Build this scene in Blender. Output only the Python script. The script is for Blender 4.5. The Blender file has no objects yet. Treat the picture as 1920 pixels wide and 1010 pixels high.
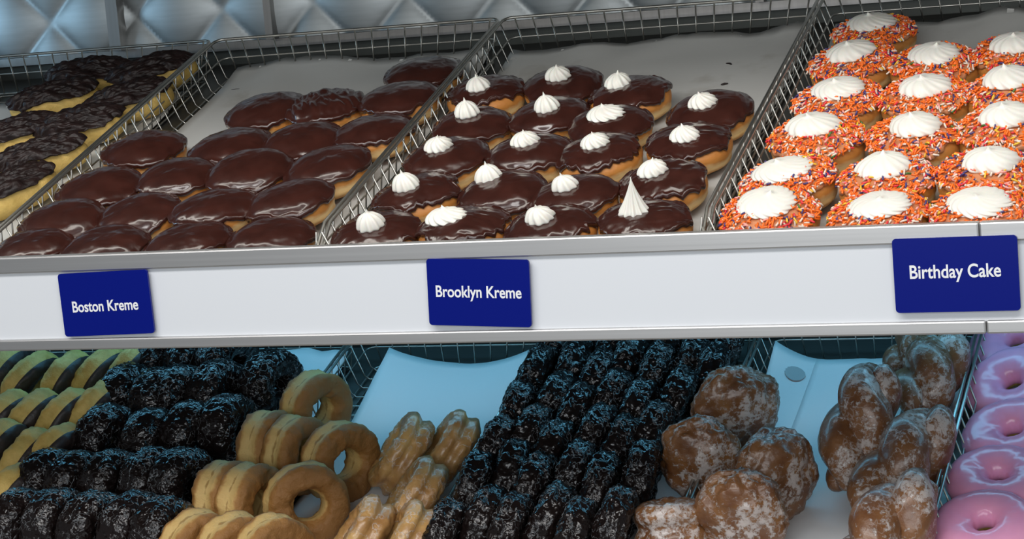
import bpy, bmesh, math, random
from mathutils import Vector, Matrix, noise
PI = math.pi
SC = bpy.context.scene
COL = SC.collection
ZB = 1.2                      # height of the upper front rail above the floor
TILT = 0.320932               # slope of both shelves towards the customer
GAP = 0.44                    # the lower shelf hangs this far below the upper one
DEPTH = 0.70                  # depth of a basket

# ---------------------------------------------------------------- camera
def make_camera():
    yaw, pit, roll = -0.373407301, 0.137135952, 0.0842767564
    fw = Vector((math.sin(yaw) * math.cos(pit), math.cos(yaw) * math.cos(pit), -math.sin(pit)))
    r = Vector((math.cos(yaw), -math.sin(yaw), 0)); d = fw.cross(r)
    r2 = r * math.cos(roll) + d * math.sin(roll); d2 = -r * math.sin(roll) + d * math.cos(roll)
    cam = bpy.data.cameras.new('camera'); o = bpy.data.objects.new('camera', cam); COL.objects.link(o)
    cam.sensor_width = 36; cam.lens = 4034.87571 / 1920 * 36; cam.clip_start = .05
    m = Matrix((r2, -d2, -fw)).transposed().to_4x4(); m.translation = Vector((1.12766559, -2.18325626, .287729249 + ZB))
    o.matrix_world = m
    SC.camera = o
make_camera()

# ---------------------------------------------------------------- light
w = bpy.data.worlds.new('world'); SC.world = w; w.use_nodes = True
w.node_tree.nodes['Background'].inputs[0].default_value = (.86, .93, 1, 1)
w.node_tree.nodes['Background'].inputs[1].default_value = .16
def area(name, loc, target, sx, sy, power, color):
    l = bpy.data.lights.new(name, 'AREA'); l.shape = 'RECTANGLE'; l.size = sx; l.size_y = sy
    l.energy = power; l.color = color
    o = bpy.data.objects.new(name, l); COL.objects.link(o)
    o.location = Vector(loc) + Vector((0, 0, ZB))
    o.rotation_euler = (Vector(target) - Vector(loc)).to_track_quat('-Z', 'Y').to_euler()
area('ceiling_light', (.2, -1.5, 1.5), (.1, 0, -.1), 2.8, .5, 40, (1, .985, .97))
area('front_fill_light', (.9, -3.2, .55), (.1, 0, -.1), 3.2, 1.0, 42, (.93, .97, 1))  # unseen fill added in front to brighten the lower shelf
area('case_top_light', (.2, .00, .42), (.2, .10, 0), 2.2, .05, 2.8, (1, .96, .88))
area('shelf_light', (.1, .56, -.02), (.1, .50, -.4), 2.3, .05, 2.6, (.20, .66, 1))
area('side_blue_fill', (-1.5, .1, .36), (-.8, .75, .28), .3, .3, 2.2, (.45, .75, 1))  # unseen blue light added to tint the left of the back wall
SC.view_settings.view_transform = 'Standard'; SC.view_settings.look = 'None'
SC.view_settings.gamma = 1; SC.view_settings.use_curve_mapping = False
SC.view_settings.exposure = 0

# ---------------------------------------------------------------- materials
class NT:
    def __init__(s, name):
        s.m = bpy.data.materials.new(name); s.m.use_nodes = True; s.t = s.m.node_tree
        s.b = s.t.nodes['Principled BSDF']; s.tc = s.t.nodes.new('ShaderNodeTexCoord')
    def n(s, k, **kw):
        x = s.t.nodes.new(k)
        for a, b in kw.items(): setattr(x, a, b)
        return x
    def l(s, a, b): s.t.links.new(a, b)
    def noise(s, scale, detail=3, rough=.5, src=None):
        x = s.n('ShaderNodeTexNoise'); x.inputs['Scale'].default_value = scale
        x.inputs['Detail'].default_value = detail; x.inputs['Roughness'].default_value = rough
        s.l(src or s.tc.outputs['Object'], x.inputs['Vector']); return x.outputs['Fac']
    def ramp(s, src, stops):
        x = s.n('ShaderNodeValToRGB'); e = x.color_ramp.elements
        while len(e) < len(stops): e.new(.5)
        for i, (p, c) in enumerate(stops):
            e[i].position = p; e[i].color = tuple(c) + (1,) if len(c) == 3 else c
        s.l(src, x.inputs[0]); return x.outputs[0]
    def math(s, op, a, b):
        x = s.n('ShaderNodeMath', operation=op)
        for i, v in enumerate((a, b)):
            if isinstance(v, (int, float)): x.inputs[i].default_value = v
            else: s.l(v, x.inputs[i])
        return x.outputs[0]
    def bump(s, h, strength=.3, dist=.001):
        x = s.n('ShaderNodeBump'); x.inputs['Strength'].default_value = strength; x.inputs['Distance'].default_value = dist
        s.l(h, x.inputs['Height']); s.l(x.outputs[0], s.b.inputs['Normal'])
    def p(s, **kw):
        for a, v in kw.items():
            k = {'color': 'Base Color', 'rough': 'Roughness', 'metal': 'Metallic', 'coat': 'Coat Weight', 'coat_rough': 'Coat Roughness',
                 'spec': 'Specular IOR Level', 'sss': 'Subsurface Weight', 'alpha': 'Alpha', 'sss_scale': 'Subsurface Scale', 'aniso': 'Anisotropic'}[a]
            if isinstance(v, (int, float)): s.b.inputs[k].default_value = v
            elif isinstance(v, tuple): s.b.inputs[k].default_value = v + (1,)
            else: s.l(v, s.b.inputs[k])
        return s
def simple(name, color, rough=.5, metal=0, **kw):
    return NT(name).p(color=color, rough=rough, metal=metal, **kw).m

def mat_chocolate():
    k = NT('chocolate icing')
    n1 = k.noise(55, 3)
    k.p(color=k.ramp(n1, [(.3, (.032, .0088, .0062)), (.7, (.048, .0135, .0095))]), rough=.24, coat=.55, coat_rough=.06, spec=.5)
    k.bump(k.noise(48, 2), .35, .004); return k.m
def mat_dark_frosting():
    k = NT('dark whipped chocolate frosting')
    k.p(color=k.ramp(k.noise(80, 3), [(.3, (.009, .0050, .0045)), (.7, (.022, .012, .011))]), rough=.42, spec=.25)
    k.bump(k.noise(260, 3), .35, .002); return k.m
def mat_bun():
    k = NT('fried yeast dough')
    sx = k.n('ShaderNodeSeparateXYZ'); k.l(k.tc.outputs['Object'], sx.inputs[0])
    z = k.math('ADD', sx.outputs[2], k.math('MULTIPLY', k.math('SUBTRACT', k.noise(38, 3), .5), .016))
    z = k.math('MULTIPLY', z, 1 / .046)
    c = k.ramp(z, [(0, (.48, .21, .05)), (.22, (.56, .27, .07)), (.33, (.76, .50, .21)), (.42, (.78, .54, .25)), (.54, (.54, .22, .045)), (1, (.36, .12, .022))])
    k.p(color=c, rough=.55, sss=.08, sss_scale=.004); k.bump(k.noise(150, 4), .35, .002); return k.m
def mat_cake(name, lo, hi, rough=.62, bump=.5):
    k = NT(name)
    k.p(color=k.ramp(k.noise(45, 5, .6), [(.32, lo), (.68, hi)]), rough=rough, sss=.06, sss_scale=.004)
    k.bump(k.noise(230, 5, .65), bump, .003); return k.m
def mat_old():
    k = NT('old fashioned ring cake')
    sx = k.n('ShaderNodeSeparateXYZ'); k.l(k.tc.outputs['Object'], sx.inputs[0])
    z = k.math('ADD', k.math('ABSOLUTE', sx.outputs[2], 0), k.math('MULTIPLY', k.math('SUBTRACT', k.noise(55, 4), .5), .014))
    c = k.ramp(k.math('MULTIPLY', z, 40), [(0, (.40, .24, .075)), (.07, (.68, .47, .18)), (.40, (.62, .40, .14)), (.58, (.36, .17, .042)), (.9, (.27, .12, .028))])
    k.p(color=c, rough=.6, sss=.05, sss_scale=.004); k.bump(k.noise(200, 5, .65), .6, .003); return k.m
def mat_cream():
    k = NT('whipped cream'); k.p(color=(.80, .78, .71), rough=.48, sss=.15, sss_scale=.006)
    k.bump(k.noise(200, 2), .15, .001); return k.m
def mat_glazed_chocolate():
    k = NT('glazed chocolate cake')
    v = k.n('ShaderNodeTexVoronoi', feature='DISTANCE_TO_EDGE'); v.inputs['Scale'].default_value = 95
    mx = k.n('ShaderNodeMix', data_type='VECTOR'); mx.inputs[0].default_value = .03
    nz = k.n('ShaderNodeTexNoise'); nz.inputs['Scale'].default_value = 60; nz.inputs['Detail'].default_value = 4
    k.l(k.tc.outputs['Object'], nz.inputs['Vector'])
    k.l(k.tc.outputs['Object'], mx.inputs[4]); k.l(nz.outputs['Color'], mx.inputs[5]); k.l(mx.outputs[1], v.inputs['Vector'])
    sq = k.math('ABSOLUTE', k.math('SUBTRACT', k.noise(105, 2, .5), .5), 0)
    line = k.ramp(sq, [(.0, (1, 1, 1)), (.030, (0, 0, 0))])  # pale squiggles: glaze crackle plus highlights painted into the colour
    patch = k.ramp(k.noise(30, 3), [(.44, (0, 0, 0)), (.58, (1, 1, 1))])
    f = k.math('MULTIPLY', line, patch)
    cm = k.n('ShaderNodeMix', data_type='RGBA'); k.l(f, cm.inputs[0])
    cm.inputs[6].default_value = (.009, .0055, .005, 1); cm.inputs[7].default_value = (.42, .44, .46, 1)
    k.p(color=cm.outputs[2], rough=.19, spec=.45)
    k.bump(k.math('ADD', k.noise(80, 2, .5), k.math('MULTIPLY', f, .4)), .9, .006); return k.m
def mat_glazed_brown(name, lo, hi, cover=.52):
    k = NT(name)
    base = k.ramp(k.noise(32, 4), [(.3, lo), (.7, hi)])
    fl = k.math('MULTIPLY_ADD', k.noise(105, 6, .72), .62)
    fl.node.inputs[2].default_value = 0
    s2 = k.math('ADD', fl, k.math('MULTIPLY', k.noise(17, 2), .38))
    m1 = k.ramp(s2, [(cover, (0, 0, 0)), (cover + .05, (1, 1, 1))])
    sq = k.math('ABSOLUTE', k.math('SUBTRACT', k.noise(60, 3, .55), .5), 0)
    m2 = k.math('MULTIPLY', k.ramp(sq, [(0, (1, 1, 1)), (.035, (0, 0, 0))]), k.ramp(k.noise(24, 2), [(.42, (0, 0, 0)), (.6, (1, 1, 1))]))
    mask = k.math('MAXIMUM', m1, k.math('MULTIPLY', m2, .8))
    cm = k.n('ShaderNodeMix', data_type='RGBA'); k.l(k.math('MULTIPLY', mask, .62), cm.inputs[0])
    k.l(base, cm.inputs[6]); cm.inputs[7].default_value = (.72, .68, .66, 1)
    k.p(color=cm.outputs[2], rough=.38, coat=.4, coat_rough=.18, sss=.05, sss_scale=.004)
    k.bump(k.math('ADD', k.noise(110, 4), k.math('MULTIPLY', mask, .5)), .5, .003); return k.m
def mat_paper(clean=False):
    k = NT('waxed paper')
    st = k.ramp(k.noise(9, 4, .6), [(.58, (.50, .50, .48)), (.70, (.40, .39, .36))])
    if clean: st = k.ramp(k.noise(5, 4, .6), [(.64, (.80, .81, .82)), (.74, (.66, .67, .68))])  # lower sheets: fewer stains, base colour brightened against the dim light there
    k.p(color=st, rough=.55); k.bump(k.noise(14, 4), .3, .004)
    return k.m
def mat_steel(name, col, rough=.3, stretch=(2, 200, 200)):
    k = NT(name)
    mp = k.n('ShaderNodeMapping'); mp.inputs['Scale'].default_value = stretch
    k.l(k.tc.outputs['Object'], mp.inputs[0])
    f = k.noise(1, 3, src=mp.outputs[0])
    k.p(color=k.ramp(f, [(.3, tuple(c * .9 for c in col)), (.7, col)]), metal=1, rough=rough)
    k.bump(f, .04, .001); return k.m
M = dict(choc=mat_chocolate(), dark=mat_dark_frosting(), bun=mat_bun(), cream=mat_cream(), gchoc=mat_glazed_chocolate(),
    yellow=mat_cake('yellow cake', (.48, .31, .07), (.72, .50, .15)),
    old=mat_old(),
    oldg=mat_glazed_brown('glazed old fashioned cake', (.34, .16, .05), (.60, .36, .13), .62),
    dip=mat_cake('dull chocolate coating', (.020, .014, .013), (.040, .028, .026), .45, .3),
    bunb=mat_glazed_brown('glazed brown dough', (.13, .046, .016), (.30, .135, .045), .515),
    twist=mat_glazed_brown('glazed twist dough', (.14, .052, .018), (.28, .125, .045), .525),
    paper=mat_paper(), paperc=mat_paper(True), dim=mat_steel('dark steel sheet', (.075, .08, .075), .55), pink=None,
    wire=simple('chromed wire', (.52, .51, .47), .36, 1), deck=mat_steel('dull steel sheet', (.22, .22, .21), .5),
    quilt=mat_steel('quilted steel', (.42, .45, .46), .50), post=mat_steel('steel post', (.30, .29, .28), .4, (200, 200, 2)),
    trim=mat_steel('brushed trim', (.68, .67, .66), .46), white=simple('white plastic', (.76, .78, .81), .35),
    blue=simple('blue plastic', (.0006, .007, .19), .25, 0, spec=.3), letter=simple('white lettering', (.9, .9, .9), .5),
    glaze=simple('pink base icing', (.55, .22, .10), .35))
def mat_pink():
    k = NT('pink icing'); k.p(color=k.ramp(k.noise(30, 2), [(.3, (.80, .32, .52)), (.7, (.86, .38, .58))]), rough=.24, coat=.1, coat_rough=.05, sss=.08, sss_scale=.004)
    k.bump(k.noise(45, 2), .3, .003); return k.m
M['pink'] = mat_pink()
SPR = [simple('orange sprinkle', (.90, .17, .015), .35), simple('white sprinkle', (.78, .66, .55), .35), simple('red sprinkle', (.75, .035, .05), .35),
    simple('purple sprinkle', (.055, .04, .17), .35), simple('yellow sprinkle', (.85, .50, .04), .35), simple('green sprinkle', (.06, .16, .03), .35), simple('pale pink sprinkle', (.85, .36, .30), .35)]

# ---------------------------------------------------------------- helpers
UP = Matrix.Translation((0, 0, ZB)) @ Matrix.Rotation(TILT, 4, 'X')
LOW = Matrix.Translation((0, 0, ZB - GAP)) @ Matrix.Rotation(TILT, 4, 'X')
def mesh(name, verts, faces, mats, smooth=True, fmat=None):
    me = bpy.data.meshes.new(name); me.from_pydata([tuple(v) for v in verts], [], faces)
    for m in (mats if isinstance(mats, (list, tuple)) else [mats]): me.materials.append(m)
    if smooth: me.polygons.foreach_set('use_smooth', [True] * len(me.polygons))
    if fmat: me.polygons.foreach_set('material_index', fmat)
    me.update(); return me
def obj(name, me, parent=None, mw=None, loc=None):
    o = bpy.data.objects.new(name, me); COL.objects.link(o)
    if parent: o.parent = parent
    if mw is not None: o.matrix_world = mw
    if loc is not None: o.location = loc
    return o
def tag(o, label, cat, group=None):
    o['label'] = label; o['category'] = cat
    if group: o['group'] = group
    return o
def empty(name, mw, label, cat, group=None):
    o = bpy.data.objects.new(name, None); o.empty_display_size = .02; COL.objects.link(o); o.matrix_world = mw
    return tag(o, label, cat, group)
def place(shelf, u, v, h, az=0, tilt=(0, 0), s=1):
    return shelf @ Matrix.Translation((u, v, h)) @ Matrix.Rotation(az, 4, 'Z') @ Matrix.Rotation(tilt[0], 4, 'X') @ Matrix.Rotation(tilt[1], 4, 'Y') @ Matrix.Scale(s, 4)
def spow(a, e): return math.copysign(abs(a) ** e, a)
def fbm(p, o=3):
    return noise.fractal(p, .8, 2.0, o)
def grid_faces(nr, nt, off=0, closed=True, flip=False):
    F = []
    for i in range(nr - 1):
        for j in range(nt if closed else nt - 1):
            a = off + i * nt + j; b = off + i * nt + (j + 1) % nt; c = b + nt; d = a + nt
            F.append((a, d, c, b) if not flip else (a, b, c, d))
    return F
def rings(profile_rings, cap0=True, cap1=True):
    """closed surface from a list of rings (equal length)"""
    n = len(profile_rings[0]); V = [v for r in profile_rings for v in r]; F = grid_faces(len(profile_rings), n)
    if cap0:
        c = len(V); V.append(sum((Vector(v) for v in profile_rings[0]), Vector()) / n); F += [(c, j, (j + 1) % n) for j in range(n)]
    if cap1:
        c = len(V); V.append(sum((Vector(v) for v in profile_rings[-1]), Vector()) / n); o = (len(profile_rings) - 1) * n
        F += [(c, o + (j + 1) % n, o + j) for j in range(n)]
    return V, F
def box(x0, x1, y0, y1, z0, z1):
    V = [(x, y, z) for z in (z0, z1) for y in (y0, y1) for x in (x0, x1)]
    return V, [(0, 2, 3, 1), (4, 5, 7, 6), (0, 1, 5, 4), (2, 6, 7, 3), (0, 4, 6, 2), (1, 3, 7, 5)]
def join(parts):
    V, F = [], []
    for v, f in parts:
        o = len(V); V += list(v); F += [tuple(i + o for i in q) for q in f]
    return V, F
def tube(pts, r, n=6, closed=False):
    pts = [Vector(p) for p in pts]; R = []
    N = len(pts)
    for i, p in enumerate(pts):
        a = pts[(i - 1) % N] if (closed or i > 0) else p; b = pts[(i + 1) % N] if (closed or i < N - 1) else p
        d = (b - a).normalized(); up = Vector((0, 0, 1)) if abs(d.z) < .9 else Vector((0, 1, 0))
        x = d.cross(up).normalized(); y = x.cross(d)
        R.append([p + (x * math.cos(2 * PI * k / n) + y * math.sin(2 * PI * k / n)) * r for k in range(n)])
    if closed:
        V, F = rings(R, False, False); o = (N - 1) * n
        F += [(o + j, j, (j + 1) % n, o + (j + 1) % n) for j in range(n)]
        return V, F
    return rings(R)
# item positions on the shelves, in centimetres (across, up the slope)
BOS = [[(-37.9, 4.7), (-27.4, 4.9), (-15.9, 4.7), (-5.3, 5.6)], [(-37.5, 12.1), (-27.0, 13.7), (-16.5, 13.8), (-6.8, 15.3)], [(-37.2, 21.7), (-27.2, 24.3), (-17.0, 25.1), (-5.8, 25.1)], [(-37.1, 33.8), (-23.4, 33.1), (-13.2, 33.9), (-3.8, 35.7)], [(-23.4, 44.8), (-14.6, 44.9), (-4.2, 46.3)], [(-4.2, 55.4)]]
BRO = [[(8.8, 4.9, -0.1, -0.5), (19.4, 5.8, -1.7, -0.4), (30.2, 5.1, -0.9, -0.2), (40.9, 5.6, -1.1, -0.3)], [(10.1, 15.4, -0.6, -0.8), (21.0, 15.1, -1.9, 1.8), (30.4, 13.4, -0.4, -0.6), (40.4, 16.0, -0.8, 0.2)], [(9.8, 26.2, -0.7, 0.0), (20.9, 26.1, -0.3, -0.1), (30.2, 25.0, 0.1, -0.3), (40.7, 26.8, 0.1, -1.3)], [(9.6, 36.3, -0.5, 0.1), (19.6, 38.0, 0.4, -1.1), (28.8, 34.2, -0.2, -0.5), (41.2, 36.2, -0.4, -0.6)], [(7.9, 46.6, 0.0, -1.7), (18.3, 48.2, -0.4, -0.5), (29.0, 43.1, -1.5, 0.4)]]
BIR = [[(55.0, 5.9), (67.1, 4.6), (77.9, 4.2)], [(55.6, 14.4), (66.4, 13.6), (77.3, 13.4)], [(56.5, 25.4), (67.6, 24.7), (77.8, 26.0)], [(57.0, 36.2), (67.3, 36.0), (77.6, 36.0)], [(56.7, 48.5), (66.8, 46.3), (76.5, 48.0)], [(57.4, 58.2)]]
CRU = [(-62.2, 64.4), (-50.8, 63.6), (-63.2, 55.4), (-49.3, 53.0), (-52.7, 44.7), (-61.7, 42.7), (-53.1, 33.9), (-51.5, 23.2)]
DIP = [[(-78.0, 57.3), (-72.8, 55.9), (-65.8, 55.1), (-61.1, 57.0), (-55.8, 57.8)], [(-70.7, 44.4), (-65.8, 44.4), (-60.5, 44.4), (-56.4, 46.6)], [(-66.7, 35.7), (-60.3, 33.2), (-56.3, 34.6)], [(-57.6, 24.1)]]
BLK = [[(-51.3, 59.6), (-46.4, 59.5), (-40.9, 59.7)], [(-52.4, 50.0), (-46.8, 48.7), (-43.3, 49.4), (-38.3, 50.9), (-31.0, 53.7)], [(-49.8, 38.5), (-42.2, 37.4), (-36.8, 39.3), (-31.8, 41.1)], [(-52.8, 26.8), (-47.8, 26.2), (-42.6, 26.6), (-36.6, 27.1), (-32.2, 27.1)], [(-51.2, 16.9), (-46.0, 17.0), (-40.0, 16.5), (-33.9, 16.4), (-29.0, 15.3)]]
OLD = [(-21.3, 47.3), (-23.8, 36.8), (-19.1, 35.5), (-11.8, 33.8), (-24.4, 24.1), (-20.5, 23.5), (-12.5, 23.7), (-22.9, 12.5), (-17.5, 12.1), (-11.8, 11.7)]
OLR = [(-4.1, 36.2), (2.2, 36.9), (1.7, 25.5), (-2.1, 16.4), (4.1, 15.4)]
BUN = [(39.5, 45.1), (38.1, 32.7), (47.7, 29.7), (45.7, 21.3), (37.3, 20.6)]
TWI = [(57.0, 38.1), (63.0, 53.4), (61.1, 62.5), (63.0, 31.3), (63.4, 17.8)]
PNK = [(72.2, 66.4), (73.1, 55.9), (74.3, 44.0), (73.8, 33.7), (73.4, 23.5)]
SPOT = (0.4302, 0.6365)
# ---------------------------------------------------------------- setting
WX0, WX1 = -1.35, 1.35
WALL_Y = .735
def build_wall():
    V, F = [], []
    nx, nz = 541, 40; z0, z1 = .218, .412
    for j in range(nz):
        for i in range(nx):
            x = WX0 + (WX1 - WX0) * i / (nx - 1); z = z0 + (z1 - z0) * j / (nz - 1)
            a = (x + .7523) / .152 * PI; b = (z - .268) / .152 * PI
            h = .012 * math.sqrt(abs(math.sin(a + b) * math.sin(a - b)))
            V.append((x, WALL_Y - .002 - h, z + ZB))
    F = [(j * nx + i, j * nx + i + 1, (j + 1) * nx + i + 1, (j + 1) * nx + i) for j in range(nz - 1) for i in range(nx - 1)]
    o = obj('wall_back', mesh('wall_back', V, F, M['quilt'])); o['kind'] = 'structure'
    v, f = box(WX0, WX1, WALL_Y, WALL_Y + .03, -.75 + ZB, z1 + ZB)
    o = obj('wall_rear_sheet', mesh('wall_rear_sheet', v, f, M['dim'], False)); o['kind'] = 'structure'
    for k, (x, w_) in enumerate(((-.628, .020), (-.362, .012), (.39, .012))):
        v, f = box(x - w_ / 2, x + w_ / 2, WALL_Y - .026, WALL_Y - .001, .2181 + ZB, z1 + ZB)
        o = obj('trim_%d' % (k + 1), mesh('trim', v, f, M['post'], False)); o['kind'] = 'structure'
    v, f = box(WX0, WX1, WALL_Y - .012, WALL_Y - .001, .205 + ZB, .2175 + ZB)
    o = obj('trim_4', mesh('trim', v, f, M['post'], False)); o['kind'] = 'structure'
    v, f = box(-1.7, 1.7, -1.4, .9, -.03, 0)
    o = obj('floor', mesh('floor', v, f, simple('floor tile', (.35, .33, .30), .5), False)); o['kind'] = 'structure'
    v, f = box(WX0, WX1, .02, WALL_Y, .455 + ZB, .47 + ZB)
    o = obj('light_blocker', mesh('light_blocker', v, f, M['deck'], False)); o['kind'] = 'structure'  # unseen panel added to keep room light off the rear of the trays
build_wall()

def build_shelf(name, Mx, label):
    root = empty(name, Mx, label, 'shelf')
    v, f = box(WX0, WX1, -.004, .752, -.062, -.057); obj('deck', mesh('deck', v, f, M['deck'], False), root)
    inv = Mx.inverted(); base = Mx.translation
    def upright(nm, y0, y1, z0, z1, mt, x0=WX0, x1=WX1, bev=.002):
        v, f = box(x0, x1, y0, y1, z0, z1)
        me = mesh(nm, v, f, mt, False); bm = bmesh.new(); bm.from_mesh(me)
        bmesh.ops.bevel(bm, geom=bm.edges[:], offset=bev, segments=2, profile=.5, affect='EDGES'); bm.to_mesh(me); bm.free()
        o = bpy.data.objects.new(nm, me); COL.objects.link(o); o.parent = root
        o.matrix_parent_inverse = Matrix(); o.matrix_basis = inv @ Matrix.Translation(base)
        return o
    upright('front_panel', -.013, -.006, -.102, -.018, M['white'], bev=.001)
    upright('top_trim', -.018, -.003, -.0200, 0, M['trim'], x1=.7845)
    upright('top_trim', -.018, -.003, -.0200, 0, M['trim'], x0=.7850)
    upright('bottom_trim', -.018, .012, -.114, -.1003, M['trim'], x1=.7865)
    upright('bottom_trim', -.018, .012, -.114, -.1003, M['trim'], x0=.7870)
build_shelf('display_shelf', UP, 'upper sloped steel display shelf with white front panel carrying the blue signs')
build_shelf('display_shelf', LOW, 'lower sloped steel display shelf under the white front panel, lit blue')

def build_sign(text, cx, cz, w_, h_, rot, tx, ty, tw, label, r=.004):
    n = 6; pts = []
    for (sx, sy, a0) in ((1, 1, 0), (-1, 1, 90), (-1, -1, 180), (1, -1, 270)):
        for k in range(n + 1):
            a = math.radians(a0 + 90 * k / n); pts.append((sx * (w_ / 2 - r) + r * math.cos(a), sy * (h_ / 2 - r) + r * math.sin(a)))
    N = len(pts); V = [(x, -.002, z) for x, z in pts] + [(x, .001, z) for x, z in pts]
    F = [tuple(range(N)), tuple(range(2 * N - 1, N - 1, -1))] + [(i, i + N, (i + 1) % N + N, (i + 1) % N) for i in range(N)]
    me = mesh('sign', V, F, M['blue'], False)
    bm = bmesh.new(); bm.from_mesh(me); bmesh.ops.recalc_face_normals(bm, faces=bm.faces[:]); bm.to_mesh(me); bm.free()
    root = obj('name_sign', me, None, Matrix.Translation((cx, -.0195, cz + ZB)) @ Matrix.Rotation(rot, 4, 'Y'))
    tag(root, label, 'sign', 'blue donut name signs')
    c = bpy.data.curves.new('t', 'FONT'); c.body = text; c.size = .02; c.extrude = .0002; c.offset = .00034; c.align_x = 'CENTER'; c.align_y = 'CENTER'
    to = bpy.data.objects.new('t', c); COL.objects.link(to); bpy.context.view_layer.update()
    tm = bpy.data.meshes.new_from_object(to.evaluated_get(bpy.context.evaluated_depsgraph_get())); bpy.data.objects.remove(to)
    xs = [v.co.x for v in tm.vertices]; ys = [v.co.y for v in tm.vertices]; s = tw / (max(xs) - min(xs))
    mx = (max(xs) + min(xs)) / 2; my = (max(ys) + min(ys)) / 2
    for v in tm.vertices: v.co = Vector(((v.co.x - mx) * s + tx, -.0023 - v.co.z, (v.co.y - my) * s * 1.2 + ty))
    tm.materials.clear(); tm.materials.append(M['letter'])
    obj('lettering', tm, root)
build_sign('Boston Kreme', -.2350, -.0582, .122, .0755, -.018, -.001, -.0025, .0895, 'small blue sign reading Boston Kreme on the white panel')
build_sign('Brooklyn Kreme', .2390, -.0574, .121, .0745, .042, 0, -.001, .1010, 'crooked blue sign reading Brooklyn Kreme on the white panel')
build_sign('Birthday Cake', .7598, -.0517, .1255, .0765, 0, -.0005, .0015, .0915, 'blue sign reading Birthday Cake on the white panel')

def build_basket(shelf, u0, u1, label, rows=.026):
    root = empty('wire_basket', shelf @ Matrix.Translation(((u0 + u1) / 2, 0, 0)), label, 'basket')
    W2 = (u1 - u0) / 2 - .0035; B2 = W2 - .014; v0, v1 = .006, DEPTH; b0, b1 = .018, DEPTH - .014; fl = -.0535; top = .003; mid = -.024
    def rim(W, a, b, h, cr):
        P = []
        for (sx, vv, sv, a0) in ((1, b, 1, 0), (-1, b, 1, 90), (-1, a, -1, 180), (1, a, -1, 270)):
            if sv < 0 and sx < 0: P.append((-W, a + .045, h))
            for k in range(5):
                t = math.radians(a0 + 90 * k / 4); P.append((sx * (W - cr) + cr * math.cos(t), vv - sv * cr + cr * math.sin(t), h if (sv > 0 or h < -.01) else h - .016))
        P.append((W, a + .045, h))
        return P
    obj('rim', mesh('rim', *join([tube(rim(W2, v0, v1, top, .014), .0022, 8, True)]), M['wire']), root)
    k = (top - mid) / (top - fl); Wm = W2 - (W2 - B2) * k
    T = [tube(rim(Wm, v0 + .012 * k, v1 - .014 * k, mid, .012), .0013, 5, True), tube(rim(B2, b0, b1, fl, .012), .0018, 6, True)]
    obj('side_wires', mesh('side_wires', *join(T), M['wire']), root)
    T = []; n = int((v1 - v0 - .04) / rows)
    for i in range(n + 1):
        v = v0 + .02 + (v1 - v0 - .04) * i / n; vb = b0 + .01 + (b1 - b0 - .02) * i / n
        T.append(tube([(-W2, v, top), (-B2 - .0015, vb, fl + .006), (-B2 + .006, vb, fl), (B2 - .006, vb, fl), (B2 + .0015, vb, fl + .006), (W2, v, top)], .0012, 5))
    n = int((2 * W2 - .03) / rows)
    for i in range(n + 1):
        u = -W2 + .015 + (2 * W2 - .03) * i / n; ub = u * B2 / W2
        T.append(tube([(u, v0, top - .016), (ub, b0, fl + .004), (ub, b0 + .006, fl - .001), (ub, b1 - .006, fl - .001), (ub, b1, fl + .004), (u, v1, top)], .0013, 5))
    obj('wire_mesh', mesh('wire_mesh', *join(T), M['wire']), root)
P = .4597; U1 = -.4300
build_basket(UP, U1 - 2 * P, U1 - P, 'wire basket at the far left end holding a plain golden donut')
build_basket(UP, U1 - P, U1, 'wire basket holding the ridged dark frosted sticks on the upper shelf')
build_basket(UP, U1, U1 + P, 'wire basket of plain chocolate iced donuts above the Boston Kreme sign')
build_basket(UP, U1 + P, U1 + 2 * P, 'wire basket of chocolate donuts with white cream rosettes')
build_basket(UP, U1 + 2 * P, U1 + 3 * P, 'wire basket of orange sprinkled donuts above the Birthday Cake sign')
Q = .3085; L0 = -.546
build_basket(LOW, L0 - Q, L0, 'wire basket of half dipped yellow rings on the lower shelf')
build_basket(LOW, L0, L0 + Q, 'wire basket of glazed chocolate rings below the Boston Kreme sign')
build_basket(LOW, L0 + Q, L0 + 2 * Q, 'wire basket holding the golden old fashioned rings')
build_basket(LOW, L0 + 2 * Q, L0 + 3 * Q, 'wire basket packed with columns of dark glazed chocolate donuts')
build_basket(LOW, L0 + 3 * Q, .677, 'wire basket holding brown glazed buns and twists')
build_basket(LOW, .677, .99, 'wire basket holding the pink iced rings')

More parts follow.
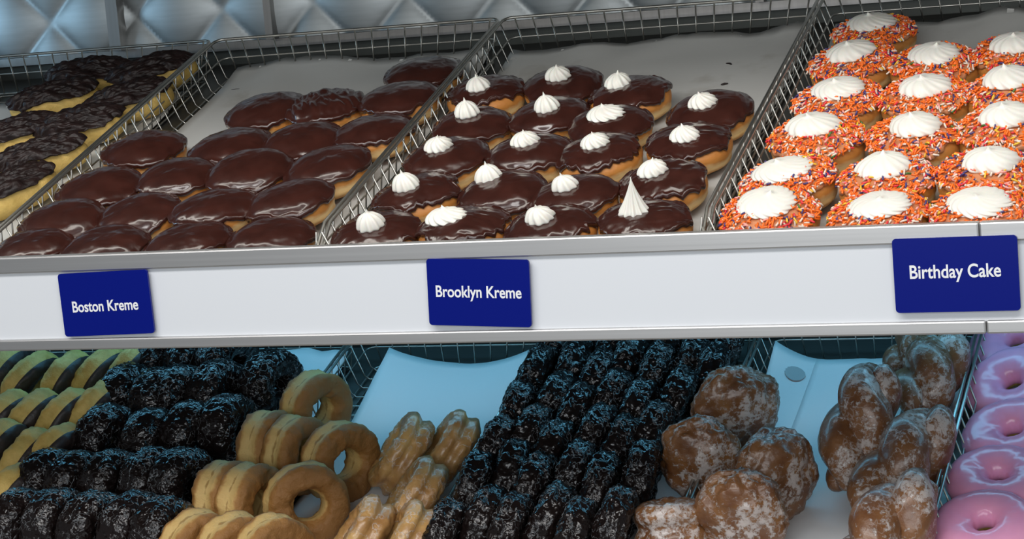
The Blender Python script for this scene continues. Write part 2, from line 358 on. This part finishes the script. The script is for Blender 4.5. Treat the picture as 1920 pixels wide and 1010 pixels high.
def build_liner(shelf, u0, u1, v0, v1, label, curl=.012, seed=0, skew=0, hb=-.0505, dip=0, one=False):
    nu, nv = 26, 40; V = []
    for j in range(nv):
        for i in range(nu):
            a = i / (nu - 1); b = j / (nv - 1)
            u = u0 + (u1 - u0) * a + skew * b; v = v0 + (v1 - v0) * b
            nz = fbm(Vector((u * 9 + seed, v * 9, seed * 3.1)), 3)
            h = hb + max(0, b - .8) ** 2 * 25 * curl * (1 + .8 * nz) + .0012 * abs(nz)
            if dip: h += dip * max(0, b - .72) / .28 * ((2 * a - 1) ** 2 if a < .5 or not one else 0)
            v += .006 * nz * b
            V.append((u, v, h))
    F = [(j * nu + i, j * nu + i + 1, (j + 1) * nu + i + 1, (j + 1) * nu + i) for j in range(nv - 1) for i in range(nu - 1)]
    V2 = [(x, y, z + .0006) for x, y, z in V]; n = len(V); F2 = [tuple(reversed(q)) for q in F] + [tuple(i + n for i in q) for q in F]
    edge = [i for i in range(nu)] + [j * nu + nu - 1 for j in range(1, nv)] + [(nv - 1) * nu + i for i in range(nu - 2, -1, -1)] + [j * nu for j in range(nv - 2, 0, -1)]
    for a, b in zip(edge, edge[1:] + edge[:1]): F2.append((a, b, b + n, a + n))
    o = obj('paper_liner', mesh('paper_liner', V + V2, F2, M['paper'] if shelf is UP else M['paperc']), None, shelf); tag(o, label, 'paper liner'); return o
build_liner(UP, -.872, -.448, .02, .60, 'white paper liner under the ridged dark frosted sticks', seed=1)
build_liner(UP, -.400, .008, .02, .695, 'greasy white paper liner under the plain chocolate iced donuts', seed=2)
build_liner(UP, .040, .468, .02, .69, 'greasy white paper liner under the cream topped chocolate donuts', seed=3)
build_liner(UP, .505, .930, .02, .68, 'white paper liner under the orange sprinkled donuts', curl=.02, seed=4)
build_liner(LOW, -.835, -.565, .02, .62, 'white paper liner under the half dipped yellow rings', seed=5)
build_liner(LOW, -.525, -.255, .02, .72 - .04, 'white paper liner under the glazed chocolate rings', curl=.02, seed=6)
build_liner(LOW, -.188, .046, .02, .685, 'clean white paper liner with curled rear corners beside the golden rings', curl=.0, seed=7, dip=.03)
build_liner(LOW, .080, .345, .02, .685, 'white paper liner showing beside the columns of dark chocolate donuts', curl=.03, seed=8)
spotted = build_liner(LOW, .396, .545, .02, .68, 'white paper liner with an oval grease spot and curled rear corner', curl=0, seed=9, dip=.034, one=True)
build_liner(LOW, .450, .655, .02, .675, 'white paper liner overlapping another beneath the glazed twists', curl=.004, seed=10, hb=-.0488)
build_liner(LOW, .695, .97, .02, .685, 'white paper liner under the pink iced rings', seed=11)

V, F = rings([[(.013 * q * math.cos(2 * PI * j / 32) * (1 + .06 * math.sin(3 * j)), .016 * q * math.sin(2 * PI * j / 32), .0002 * (1 - q)) for j in range(32)] for q in (.2, .6, 1)], True, False)
def on_liner(x, y, z):
    a = (x + SPOT[0] - .396) / .149; b = (y + SPOT[1] - .02) / .66
    return (x, y, z + .034 * max(0, b - .72) / .28 * ((2 * a - 1) ** 2 if a < .5 else 0))
V = [on_liner(*q) for q in V]
sp = obj('grease_spot', mesh('grease_spot', V, F, simple('grease stain', (.44, .47, .48), .35)), spotted, loc=(SPOT[0], SPOT[1] - .008, -.0478)); sp['label'] = 'oval grey grease spot'

# ---------------------------------------------------------------- donuts
R0, H0 = .0525, .046
def bunpt(psi, th, R=R0, H=H0, seed=0):
    sp = math.sin(min(psi, PI / 2)) * 1.2; n = fbm(Vector((math.cos(th) * sp + seed * 7.3, math.sin(th) * sp, psi * .8)), 2)
    r = R * (1 + .035 * n); s = spow(math.sin(psi), .72); c = spow(math.cos(psi), .80)
    pinch = 1 - .035 * math.exp(-((psi - 1.75) / .14) ** 2)
    return Vector((r * s * math.cos(th) * pinch, r * s * math.sin(th) * pinch, H / 2 + H / 2 * c * (1 + .05 * n)))
def bun_mesh(seed, R=R0, H=H0, mat=None):
    n = 48; RR = [[bunpt(.06 + (PI - .12) * i / 29, 2 * PI * j / n, R, H, seed) for j in range(n)] for i in range(30)]
    V, F = rings(RR); return mesh('bun', V, F, mat or M['bun'])
def icing_mesh(seed, mat, th=.0026, edge=1.30, rough=.10, wrinkle=0, R=R0, H=H0):
    n = 96; m = 26; RR = []
    for i in range(m + 3):
        ring = []
        for j in range(n):
            a = 2 * PI * j / n
            e = edge + rough * fbm(Vector((math.cos(a) * 2.2 + seed * 3.7, math.sin(a) * 2.2, seed)), 4) + .5 * rough * noise.noise(Vector((math.cos(a) * 7, math.sin(a) * 7, seed * 2.1)))
            psi = .03 + (e - .03) * min(i, m) / m; p = bunpt(psi, a, R, H, seed)
            q = bunpt(psi + .02, a, R, H, seed); t = (q - p).normalized(); nn = Vector((math.cos(a) * -t.z, math.sin(a) * -t.z, Vector((t.x, t.y)).length))
            b = i / m
            k = th * (1 + .9 * math.exp(-((b - .93) / .07) ** 2)) if i <= m else (th * 1.0, 0.0005, -.0015)[i - m - 1 + 0] if i - m - 1 < 3 else 0
            if i > m: p = p + t * (.0016, .0014)[i - m - 1]
            if i <= m:
                k += .0009 * fbm(p * 40 + Vector((seed, 0, 0)), 3)
                if wrinkle: k += wrinkle * abs(noise.noise(Vector((p.x * 120, p.y * 45, seed + p.z * 60))))
            ring.append(p + nn * k)
        RR.append(ring)
    V, F = rings(RR, True, False); return mesh('icing', V, F, mat)
def cream_mesh(seed, r=.0185, h=.022, lobes=10, amp=.16, tw=1.1, lean=0, cone=False, squash=1.0):
    n = lobes * 8; RR = []; m = 22; rnd = random.Random(seed); lx = rnd.uniform(-1, 1) * lean; ly = rnd.uniform(-1, 1) * lean
    for i in range(m + 1):
        t = i / m
        z = h * (t ** 1.15)
        if cone: rr = r * ((1 - t) ** 1.25) * (1 - .12 * math.exp(-(t / .06) ** 2)) + .0002
        else:
            tt = min(1, t / .82); z = h * (.80 * tt if t < .82 else .80 + .20 * (t - .82) / .18)
            rr = r * (1 - tt ** 2.1) ** .55 * (1 - .14 * math.exp(-(t / .07) ** 2)); rr = max(rr, r * .10 * (1 - max(0, t - .82) / .18) + .0002)
        ring = []
        for j in range(n):
            a = 2 * PI * j / n; ph = lobes * (a + tw * t)
            k = rr * (1 - amp * (.5 - .5 * math.cos(ph)) ** .8 * (1 if t < .8 else .3)) * (1 + .10 * noise.noise(Vector((math.cos(a) * 1.5, math.sin(a) * 1.5, seed))))
            ring.append((k * math.cos(a) * squash + lx * t * t, k * math.sin(a) + ly * t * t, z))
        RR.append(ring)
    V, F = rings(RR); return mesh('cream', V, F, M['cream'])
def sprinkles_mesh(seed, count=640, R=R0, H=H0):
    rnd = random.Random(seed); V, F, FM = [], [], []
    for k in range(count):
        a = rnd.uniform(0, 2 * PI); e = 1.18 + .26 * noise.noise(Vector((math.cos(a) * 2, math.sin(a) * 2, seed)))
        psi = e * math.sqrt(rnd.uniform(.05, 1.0)); p = bunpt(psi, a, R, H, seed); q = bunpt(psi + .03, a, R, H, seed)
        t = (q - p).normalized(); b = Vector((-math.sin(a), math.cos(a), 0)); nn = b.cross(t) * -1
        if nn.z < 0 and psi < 1.2: nn = -nn
        ang = rnd.uniform(0, PI); d = t * math.cos(ang) + b * math.sin(ang); d = (d + nn * rnd.uniform(-.15, .65)).normalized()
        c = p + nn * rnd.uniform(.003, .0068); L = rnd.uniform(.0055, .0085); rr = .00118
        side = d.cross(nn).normalized(); bend = nn * rnd.uniform(-.0008, .001)
        T = [c - d * L * .5, c - d * L * .42, c + bend, c + d * L * .42, c + d * L * .5]; rad = (.3, 1, 1, 1, .3)
        up = side.cross(d)
        RR = [[x + (side * math.cos(2 * PI * j / 5) + up * math.sin(2 * PI * j / 5)) * rr * g for j in range(5)] for x, g in zip(T, rad)]
        v, f = rings(RR); o = len(V); V += v; F += [tuple(i + o for i in z) for z in f]
        u = rnd.random(); mi = 0 if u < .52 else 1 if u < .72 else 2 if u < .80 else 3 if u < .88 else 4 if u < .91 else 5 if u < .92 else 6
        FM += [mi] * len(f)
    return mesh('sprinkles', V, F, SPR, True, FM)
ORD = ['first', 'second', 'third', 'fourth', 'fifth', 'sixth']
def rowname(i, n): return 'front' if i == 0 else 'rearmost' if i == n - 1 else ORD[i]
def colname(j, n): return 'only one' if n == 1 else 'leftmost' if j == 0 else 'rightmost' if j == n - 1 else ORD[j] + ' from the left'
BASE_U = -.0490
rnd = random.Random(5)
NV = 6
BUNS = [bun_mesh(s) for s in range(NV)]
CHOC = [icing_mesh(s, M['choc'], edge=1.34, rough=.16) for s in range(NV)]
CHOCW = icing_mesh(2, M['choc'], edge=1.34, rough=.12, wrinkle=.006)
CHOCR = [icing_mesh(s, M['choc'], edge=1.16, rough=.30, wrinkle=.0012) for s in range(NV)]
n = len(BOS)
for i, row in enumerate(BOS):
    for j, (u, v) in enumerate(row):
        s = rnd.randrange(NV); wr = (i == 4 and j == 1)
        if wr: s = 2
        lb = 'plain chocolate iced donut, %s row, %s' % (rowname(i, n), colname(j, len(row)))
        if wr: lb = 'chocolate iced donut with wrinkled lumpy icing behind the plain smooth ones'
        if i == n - 1: lb = 'plain chocolate iced donut alone in the rearmost row against the basket rim'
        t = empty('filled_donut', place(UP, u / 100, v / 100, BASE_U, rnd.uniform(0, 6.28), (rnd.uniform(-.07, .07), rnd.uniform(-.07, .07)), rnd.uniform(.98, 1.04) * (1.03 if i else .98)), lb, 'donut', 'plain chocolate iced donuts')
        obj('bun', BUNS[s], t); obj('icing', CHOCW if wr else CHOC[s], t)
CREAM = [cream_mesh(s, r=.0185 * q, h=.019 * g, lobes=l, lean=.003, tw=w_) for s, (q, g, l, w_) in enumerate(((1, 1.1, 10, .5), (.92, 1.1, 9, .25), (1.02, 1.0, 11, .8), (.95, 1.3, 10, .15)))]
CREAMT = cream_mesh(9, r=.0200, h=.042, lobes=11, lean=.002, tw=.1, amp=.22, cone=True); CREAMF = cream_mesh(8, r=.0215, h=.016, lobes=12, lean=.006, tw=1.2, squash=1.25)
n = len(BRO)
for i, row in enumerate(BRO):
    for j, (u, v, du, dv) in enumerate(row):
        s = rnd.randrange(NV); az = rnd.uniform(0, 6.28)
        t = empty('cream_topped_donut', place(UP, u / 100, v / 100, BASE_U, 0, (rnd.uniform(-.06, .06), rnd.uniform(-.06, .06)), rnd.uniform(.97, 1.03)),
            'chocolate donut with white cream rosette, %s row, %s' % (rowname(i, n), colname(j, len(row))), 'donut', 'chocolate donuts with white rosettes')
        rz = Matrix.Rotation(az, 4, 'Z')
        for nm, me in (('bun', BUNS[s]), ('icing', CHOCR[s] if rnd.random() < .62 else CHOC[s])):
            o = obj(nm, me, t); o.matrix_basis = rz
        me = CREAMT if (i, j) == (0, 3) else CREAMF if (i, j) in ((0, 1), (3, 2)) else CREAM[rnd.randrange(4)]
        if (i, j) == (0, 3): t['label'] = 'chocolate donut with the tallest pointed cream rosette, front row'
        o = obj('cream_rosette', me, t); r = math.hypot(du, dv) / 100
        o.matrix_basis = Matrix.Translation((du / 100, dv / 100, H0 + .0010 - 6 * r * r)) @ Matrix.Rotation(az if me is not CREAMF else .35, 4, 'Z')
SPK = [sprinkles_mesh(s) for s in range(4)]
GLZ = [icing_mesh(s, M['glaze'], edge=1.14, rough=.22) for s in range(4)]
WHIP = [cream_mesh(20 + s, r=.032 * q, h=.019 * g, lobes=l, lean=.006, tw=w_, amp=.07, squash=sq) for s, (q, g, l, w_, sq) in enumerate(((1, 1, 15, 1.3, 1.05), (.95, 1.15, 13, 1.0, 1), (1.02, .8, 16, 1.5, 1.1), (.93, 1.1, 14, .5, 1.1)))]
n = len(BIR)
for i, row in enumerate(BIR):
    for j, (u, v) in enumerate(row):
        s = rnd.randrange(4)
        lb = 'orange sprinkled donut with white cream swirl, %s row, %s' % (rowname(i, n), colname(j, len(row)))
        if i == n - 1: lb = 'orange sprinkled cream swirl donut alone in the rearmost row'
        t = empty('sprinkled_donut', place(UP, u / 100, v / 100, BASE_U, rnd.uniform(0, 6.28), (rnd.uniform(-.06, .06), rnd.uniform(-.06, .06)), rnd.uniform(.99, 1.05)), lb, 'donut', 'orange sprinkled donuts with cream')
        obj('bun', BUNS[s], t); obj('icing', GLZ[s], t)
        o = obj('sprinkles', SPK[s], t); o['kind'] = 'stuff'
        obj('cream_swirl', WHIP[rnd.randrange(4)], t, loc=(rnd.uniform(-.004, .004), rnd.uniform(-.004, .004), H0 + .0005))

for k, (u, v, a, l, lb) in enumerate(((-.372, .625, .1, .014, 'thin chocolate smear on the greasy paper near its rear left corner'), (-.20, .655, .4, .007, 'small chocolate crumb on paper behind the plain donuts'),
        (.375, .60, -.6, .006, 'dark crumb on the bare paper of the cream topped basket'), (.385, .53, .3, .005, 'tiny dark crumb nearest the basket side on bare paper'))):
    V, F = rings([[(l * math.sin(p) * math.cos(2 * PI * j / 14), .0022 * math.sin(p) * math.sin(2 * PI * j / 14) * (1 + .4 * math.sin(5 * j)), .0012 * math.cos(p)) for j in range(14)] for p in (.1, .6, 1.1, 1.6, 2.1, 2.6, 3.04)])
    tag(obj('chocolate_crumb', mesh('crumb', V, F, M['dark']), None, place(UP, u, v, -.0485, a)), lb, 'crumb')
# ridged sticks, far left basket
def stick_meshes(seed, a=.066, b=.031, H=.046):
    def pt(psi, th, k=1.0, dz=0):
        s = spow(math.sin(psi), .7); x = a * s * spow(math.cos(th), .8); y = b * s * spow(math.sin(th), .9)
        nz = fbm(Vector((x * 30 + seed * 5, y * 30, psi)), 3)
        return Vector((x * (1 + .05 * nz) * k, y * (1 + .07 * nz) * k, H / 2 + H / 2 * spow(math.cos(psi), .8) * (1 + .08 * nz) + dz))
    n = 56; RR = [[pt(.08 + (PI - .16) * i / 21, 2 * PI * j / n) for j in range(n)] for i in range(22)]
    base = mesh('base', *rings(RR), M['yellow'])
    n = 160; m = 40; RR = []
    for i in range(m + 2):
        ring = []
        for j in range(n):
            th = 2 * PI * j / n; e = 1.18 + .22 * fbm(Vector((math.cos(th) * 2 + seed, math.sin(th) * 2, 3)), 3)
            psi = .02 + e * min(i, m) / m; p = pt(psi, th)
            f = p.y * 430 + p.x * 60 + 3.6 * noise.noise(Vector((p.x * 42 + seed, p.y * 40, seed))) + p.x * 40
            rg = (.5 + .5 * math.sin(f)) ** .7 * .0042 + .0050 * abs(noise.noise(Vector((p.x * 70, p.y * 300, seed * 3))))
            t = (.0035 + rg) * (1 if i <= m else -.05)
            nn = Vector((p.x / a * .6, p.y / b, math.cos(psi) * 1.1)); nn.normalize()
            ring.append(p + nn * t)
        RR.append(ring)
    fr = mesh('frosting', *rings(RR, True, False), M['dark'])
    return base, fr
ST = [stick_meshes(s) for s in range(4)]
WHERE = ['against the rear rim, on the left', 'against the rear rim, on the right', 'second from the rear on the left', 'second from the rear on the right',
    'in the middle of the pile', 'at the left edge of the picture', 'second from the front', 'nearest the front trim']
for k, (u, v) in enumerate(CRU):
    base, fr = ST[k % 4]
    az = .42 + rnd.uniform(-.12, .12) + (0, -.1, 0, 0, 0, 0, .05, .5)[k]
    t = empty('frosted_stick', place(UP, u / 100, v / 100, BASE_U + .002, az, (rnd.uniform(-.08, .05), rnd.uniform(-.05, .05)), 1.0), 'yellow stick with ridged dark frosting, ' + WHERE[k], 'donut', 'yellow sticks with ridged dark frosting')
    obj('base', base, t); obj('frosting', fr, t)
for u, v, lb in ((-.925, .675, 'plain golden donut at the far left edge against the rear rim'), (-.915, .565, 'plain golden donut at the far left edge behind the basket side')):
    t = obj('plain_donut', bun_mesh(11, mat=M['old']), None, place(UP, u, v, BASE_U)); tag(t, lb, 'donut')

# rings
def ring_mesh(name, seed, mat, R=.0365, a=.0185, b=.0215, groove=.16, lump=.10, fine=.04, box=.85, nt=96, nf=40, sub=None, thick=0, flower=0):
    """ring around local Z; a = radial half width, b = half height along the axis. sub=(phi0, phi1) keeps only a band of the section"""
    V = []; F = []
    f0, f1 = sub or (0, 2 * PI); m = nf if not sub else max(8, int(nf * (f1 - f0) / (2 * PI)))
    for i in range(nt):
        th = 2 * PI * i / nt
        for j in range(m if not sub else m + 1):
            ph = f0 + (f1 - f0) * j / m
            c, s = spow(math.cos(ph), box), spow(math.sin(ph), box)
            g = 1 - groove * math.exp(-(((ph + PI) % (2 * PI) - PI) / .22) ** 2) * (1 + .5 * noise.noise(Vector((math.cos(th) * 3, math.sin(th) * 3, seed))))
            Rr = R * (1 + flower * math.cos(8 * th))
            p = Vector(((Rr + a * c * g) * math.cos(th), (Rr + a * c * g) * math.sin(th), b * s))
            q = fbm(p * 45 + Vector((seed * 3.3, 0, 0)), 3) * lump + fbm(p * 140 + Vector((0, seed, 0)), 3) * fine
            k = 1 + q
            e = 0
            if sub:
                e = thick * (0 if j in (0, m) else 1) - (.0008 if j in (0, m) else 0)
                if j in (1, m - 1): e = thick * .8
            dr = (a * c * g * k + e * math.cos(ph)); dz = b * s * k + e * math.sin(ph)
            V.append(((Rr + dr) * math.cos(th), (Rr + dr) * math.sin(th), dz))
    w_ = m if not sub else m + 1
    for i in range(nt):
        for j in range(w_ if not sub else w_ - 1):
            F.append((i * w_ + j, ((i + 1) % nt) * w_ + j, ((i + 1) % nt) * w_ + (j + 1) % w_, i * w_ + (j + 1) % w_))
    return mesh(name, V, F, mat)
def axis_place(shelf, u, v, h, az, el=0, spin=0, s=1):
    """local Z points along azimuth az, elevation el (shelf frame)"""
    d = Vector((math.cos(az) * math.cos(el), math.sin(az) * math.cos(el), math.sin(el)))
    q = d.to_track_quat('Z', 'X').to_matrix().to_4x4()
    return shelf @ Matrix.Translation((u, v, h)) @ q @ Matrix.Rotation(spin, 4, 'Z') @ Matrix.Scale(s, 4)
rad = math.radians
DB = [ring_mesh('dipped', s, M['yellow'], a=.0175, b=.0195, groove=.05, lump=.13, fine=.05) for s in range(3)]
DI = [ring_mesh('coating', s, M['dip'], a=.0175, b=.0195, groove=.05, lump=.13, fine=.05, sub=(.30, PI - .30), thick=.0022) for s in range(3)]
for i, row in enumerate(DIP):
    for j, (u, v) in enumerate(row):
        lb = 'yellow ring with one chocolate dipped side, %s row from the rear, %s' % (ORD[i], colname(j, len(row)))
        if len(row) == 1: lb = 'yellow cake ring with one dipped side, alone at the front by the black rings'
        t = empty('dipped_donut', axis_place(LOW, u / 100, v / 100, .0, rad(-14 + rnd.uniform(-6, 6)), rad(-30 + rnd.uniform(-5, 5)), rnd.uniform(0, 6), 1.0), lb, 'donut', 'half dipped yellow rings')
        s = rnd.randrange(3); obj('cake', DB[s], t); obj('coating', DI[s], t)
GC = [ring_mesh('glazed', s + 3, M['gchoc'], R=.033, a=.0215, b=.0275, groove=.06, lump=.09, fine=.07, nt=120, nf=56) for s in range(5)]
for i, row in enumerate(BLK):
    for j, (u, v) in enumerate(row):
        t = obj('chocolate_ring_donut', GC[rnd.randrange(5)], None, axis_place(LOW, u / 100, v / 100, .002, rad(-12 + rnd.uniform(-10, 8)), rad(rnd.uniform(-5, 5)), rnd.uniform(0, 6), 1.0))
        tag(t, 'glazed black chocolate ring on edge, %s row from the rear, %s' % (ORD[i], colname(j, len(row))), 'donut', 'glazed chocolate rings standing on edge')
OF = [ring_mesh('old', s + 9, M['old'], R=.0378, a=.0172, b=.0245, groove=.24, lump=.12, fine=.06, box=.66) for s in range(4)]
OINF = [(-24, 0, 'topmost golden ring showing its hole, against the basket side'), (-6, 0, 'golden ring on edge, leftmost of the three in one row'), (-14, 0, 'golden ring on edge between two others in the second row'),
    (-28, 4, 'large golden ring with open hole, right end of the second row'), (-6, 0, 'golden ring on edge, leftmost of the third row beside black rings'), (-10, 0, 'golden ring on edge tucked behind the front open hole ring'),
    (-50, 14, 'golden ring facing forward with paper seen through its hole'), (-30, 0, 'golden ring cut off at the picture bottom, leftmost'), (-30, 0, 'golden ring cut off at the picture bottom, middle one'), (-30, 5, 'golden ring cut off at the picture bottom, rightmost')]
for k, (u, v) in enumerate(OLD):
    az, el, lb = OINF[k]
    tag(obj('ring_donut', OF[k % 4], None, axis_place(LOW, u / 100, v / 100, .0, rad(az), rad(el), k * 1.3, 1.0)), lb, 'donut', 'golden old fashioned rings')
OG = [ring_mesh('oldg', s + 19, M['oldg'], R=.0405, a=.0180, b=.0220, groove=.40, lump=.07, fine=.09) for s in range(3)]
GINF = ['split sided glazed ring leaning, the rear left one on the paper', 'split sided glazed ring leaning against the basket side, rear right', 'brown glazed split ring leaning in front of the rear pair',
    'split ring at the picture bottom on the paper, left of two', 'split ring at the picture bottom touching the basket side']
for k, (u, v) in enumerate(OLR):
    tag(obj('ring_donut', OG[k % 3], None, axis_place(LOW, u / 100, v / 100, -.002, rad(-172), rad(44), k * 1.7, 1.0)), GINF[k], 'donut', 'leaning glazed old fashioned rings')

# dark glazed columns
DC = [ring_mesh('darkring', s + 30, M['gchoc'], R=.036, a=.0210, b=.0190, groove=.14, lump=.13, fine=.12, nt=120, nf=56) for s in range(5)]
COLU = [.092, .134, .176, .218, .260, .302, .338]
for c, u in enumerate(COLU):
    for r in range(6):
        v = .165 + .092 * r + (.03 if c % 2 else 0) + rnd.uniform(-.008, .008)
        if v > .665 or any(math.hypot(u - q[0] / 100, v - q[1] / 100) < .068 for q in BUN): continue
        o = obj('chocolate_stick_donut', DC[rnd.randrange(5)], None, axis_place(LOW, u + rnd.uniform(-.003, .003) + .004 * (r % 2), v, .0, rad(rnd.uniform(-7, 7)), rad(-22 + rnd.uniform(-6, 6)), rnd.uniform(0, 6), 1.0))
        tag(o, 'dark lumpy glazed chocolate donut, %s column from the left, %s from the front' % ((ORD + ['seventh'])[c], (ORD)[r]), 'donut', 'dark chocolate donuts in columns')

# brown glazed buns and twists
def lump_mesh(name, seed, rx, ry, rz, mat, amp=.12, hole=False):
    n = 72; RR = []
    for i in range(44):
        psi = .04 + (PI - .08) * i / 43; ring = []
        for j in range(n):
            a = 2 * PI * j / n; d = Vector((spow(math.sin(psi), .85) * math.cos(a), spow(math.sin(psi), .85) * math.sin(a), spow(math.cos(psi), .85)))
            k = 1 + amp * fbm(d * 1.6 + Vector((seed * 4.1, 0, 0)), 3) + .02 * fbm(d * 9 + Vector((0, seed, 0)), 2)
            if hole: k -= .25 * math.exp(-((d - Vector((.86, -.3, -.15)).normalized()).length / .10) ** 2)
            ring.append((rx * d.x * k, ry * d.y * k, rz * d.z * k))
        RR.append(ring)
    return mesh(name, *rings(RR), mat)
BI = [(.056, .053, .030, -60, 10, 0, 'brown glazed filled bun at the rear of its pile against dark donuts'), (.050, .056, .030, -75, 0, 0, 'white crusted glazed bun on edge, left in the brown pile'),
    (.060, .056, .036, -40, 0, 0, 'largest dark brown glazed bun, right in the brown pile'), (.052, .058, .033, -78, 0, 1, 'glazed bun with a small filling hole, front of the brown pile')]
for k, (rx, ry, rz, az, el, hl, lb) in enumerate(BI):
    u, v = BUN[k]
    me = lump_mesh('bun', k + 1, rx, rz, ry, M['bunb'], .14, bool(hl))
    o = obj('glazed_bun', me, None, LOW @ Matrix.Translation((u / 100, v / 100, (.012, .012, .008, .010)[k])) @ Matrix.Rotation(rad(az + 90), 4, 'Z') @ Matrix.Rotation(rad((12, -5, 8, 3)[k]), 4, 'Y'))
    tag(o, lb, 'donut', 'brown glazed buns on edge')
u, v = BUN[4]
me = join([(lambda m: ([Vector(q.co) for q in m.vertices], [tuple(p.vertices) for p in m.polygons]))(ring_mesh('x', 44, M['bunb'], R=.026, a=.018, b=.026, groove=.42, lump=.12))])
tag(obj('layered_donut', mesh('layered', *me, M['bunb']), None, axis_place(LOW, u / 100, v / 100, -.004, rad(100), rad(62), 1, 1.15)), 'reddish brown glazed ring donut with a split side, lying beside the front bun', 'donut')
def twist_mesh(seed, L=.15, r=.024, turns=1.0):
    parts = []
    for sgn in (0, 1):
        RR = []; n = 28; m = 60
        pts = []
        for i in range(m + 1):
            t = i / m; a = PI * sgn + turns * 2 * PI * t + seed; env = math.sin(PI * min(1, max(0, t))) ** .45
            off = .019 * env
            pts.append((Vector((math.cos(a) * off, (t - .5) * L, math.sin(a) * off)), r * (.30 + .70 * env)))
        for i, (p, rr) in enumerate(pts):
            d = (pts[min(i + 1, m)][0] - pts[max(i - 1, 0)][0]).normalized(); x = d.cross(Vector((0, 0, 1))).normalized(); y = x.cross(d)
            RR.append([p + (x * math.cos(2 * PI * k / n) + y * math.sin(2 * PI * k / n)) * rr * (1 + .12 * fbm(Vector((math.cos(2 * PI * k / n) + seed * 3, math.sin(2 * PI * k / n), i * .08 + sgn * 9)), 3)) for k in range(n)])
        parts.append(rings(RR))
    return mesh('twist', *join(parts), M['twist'])
# azimuth in the shelf plane, pitch up, spin, length, label
TI = [(72, 38, .3, .150, .0295, 'glazed brown twist standing upright, leftmost of the twists'), (74, 14, 1.2, .135, .0270, 'glazed brown twist second from the rear by the basket side'), (60, 10, 2.2, .12, .0250, 'glazed brown twist rearmost under the upper shelf'),
    (60, 20, .9, .165, .0300, 'largest glazed brown twist in the middle of its pile'), (58, 22, 2.0, .150, .0290, 'glazed brown twist at the picture bottom by the basket side')]
for k, (u, v) in enumerate(TWI):
    az, pt, sd, ln, r_, lb = TI[k]
    o = obj('glazed_twist', twist_mesh(sd, ln, r_), None, LOW @ Matrix.Translation((u / 100, v / 100, (.026, .008, .004, .014, .012)[k])) @ Matrix.Rotation(rad(az - 90), 4, 'Z') @ Matrix.Rotation(rad(pt), 4, 'X'))
    tag(o, lb, 'donut', 'glazed brown twists')
# pink rings
PB = [ring_mesh('bun', s + 50, M['yellow'], R=.037, a=.0235, b=.0200, groove=0, lump=.05, fine=.01) for s in range(2)]
PI_ = [ring_mesh('icing', s + 50, M['pink'], R=.037, a=.0235, b=.0200, groove=0, lump=.05, fine=.01, sub=(-.10, PI + .25), thick=.0030) for s in range(2)]
PL = ['rearmost, partly under the upper shelf', 'second from the rear', 'in the middle of the row, small hole', 'second from the picture bottom', 'nearest, cut by the picture bottom']
for k, (u, v) in enumerate(PNK):
    t = empty('pink_donut', place(LOW, u / 100, v / 100, -.026, rnd.uniform(0, 6) * 0, (rad((10, 16, 8, 2, 6)[k]), rad((-4, -8, -3, 2, 0)[k]))), 'pink iced ring donut, ' + PL[k], 'donut', 'pink iced rings in a row')
    obj('cake', PB[k % 2], t); obj('icing', PI_[k % 2], t)
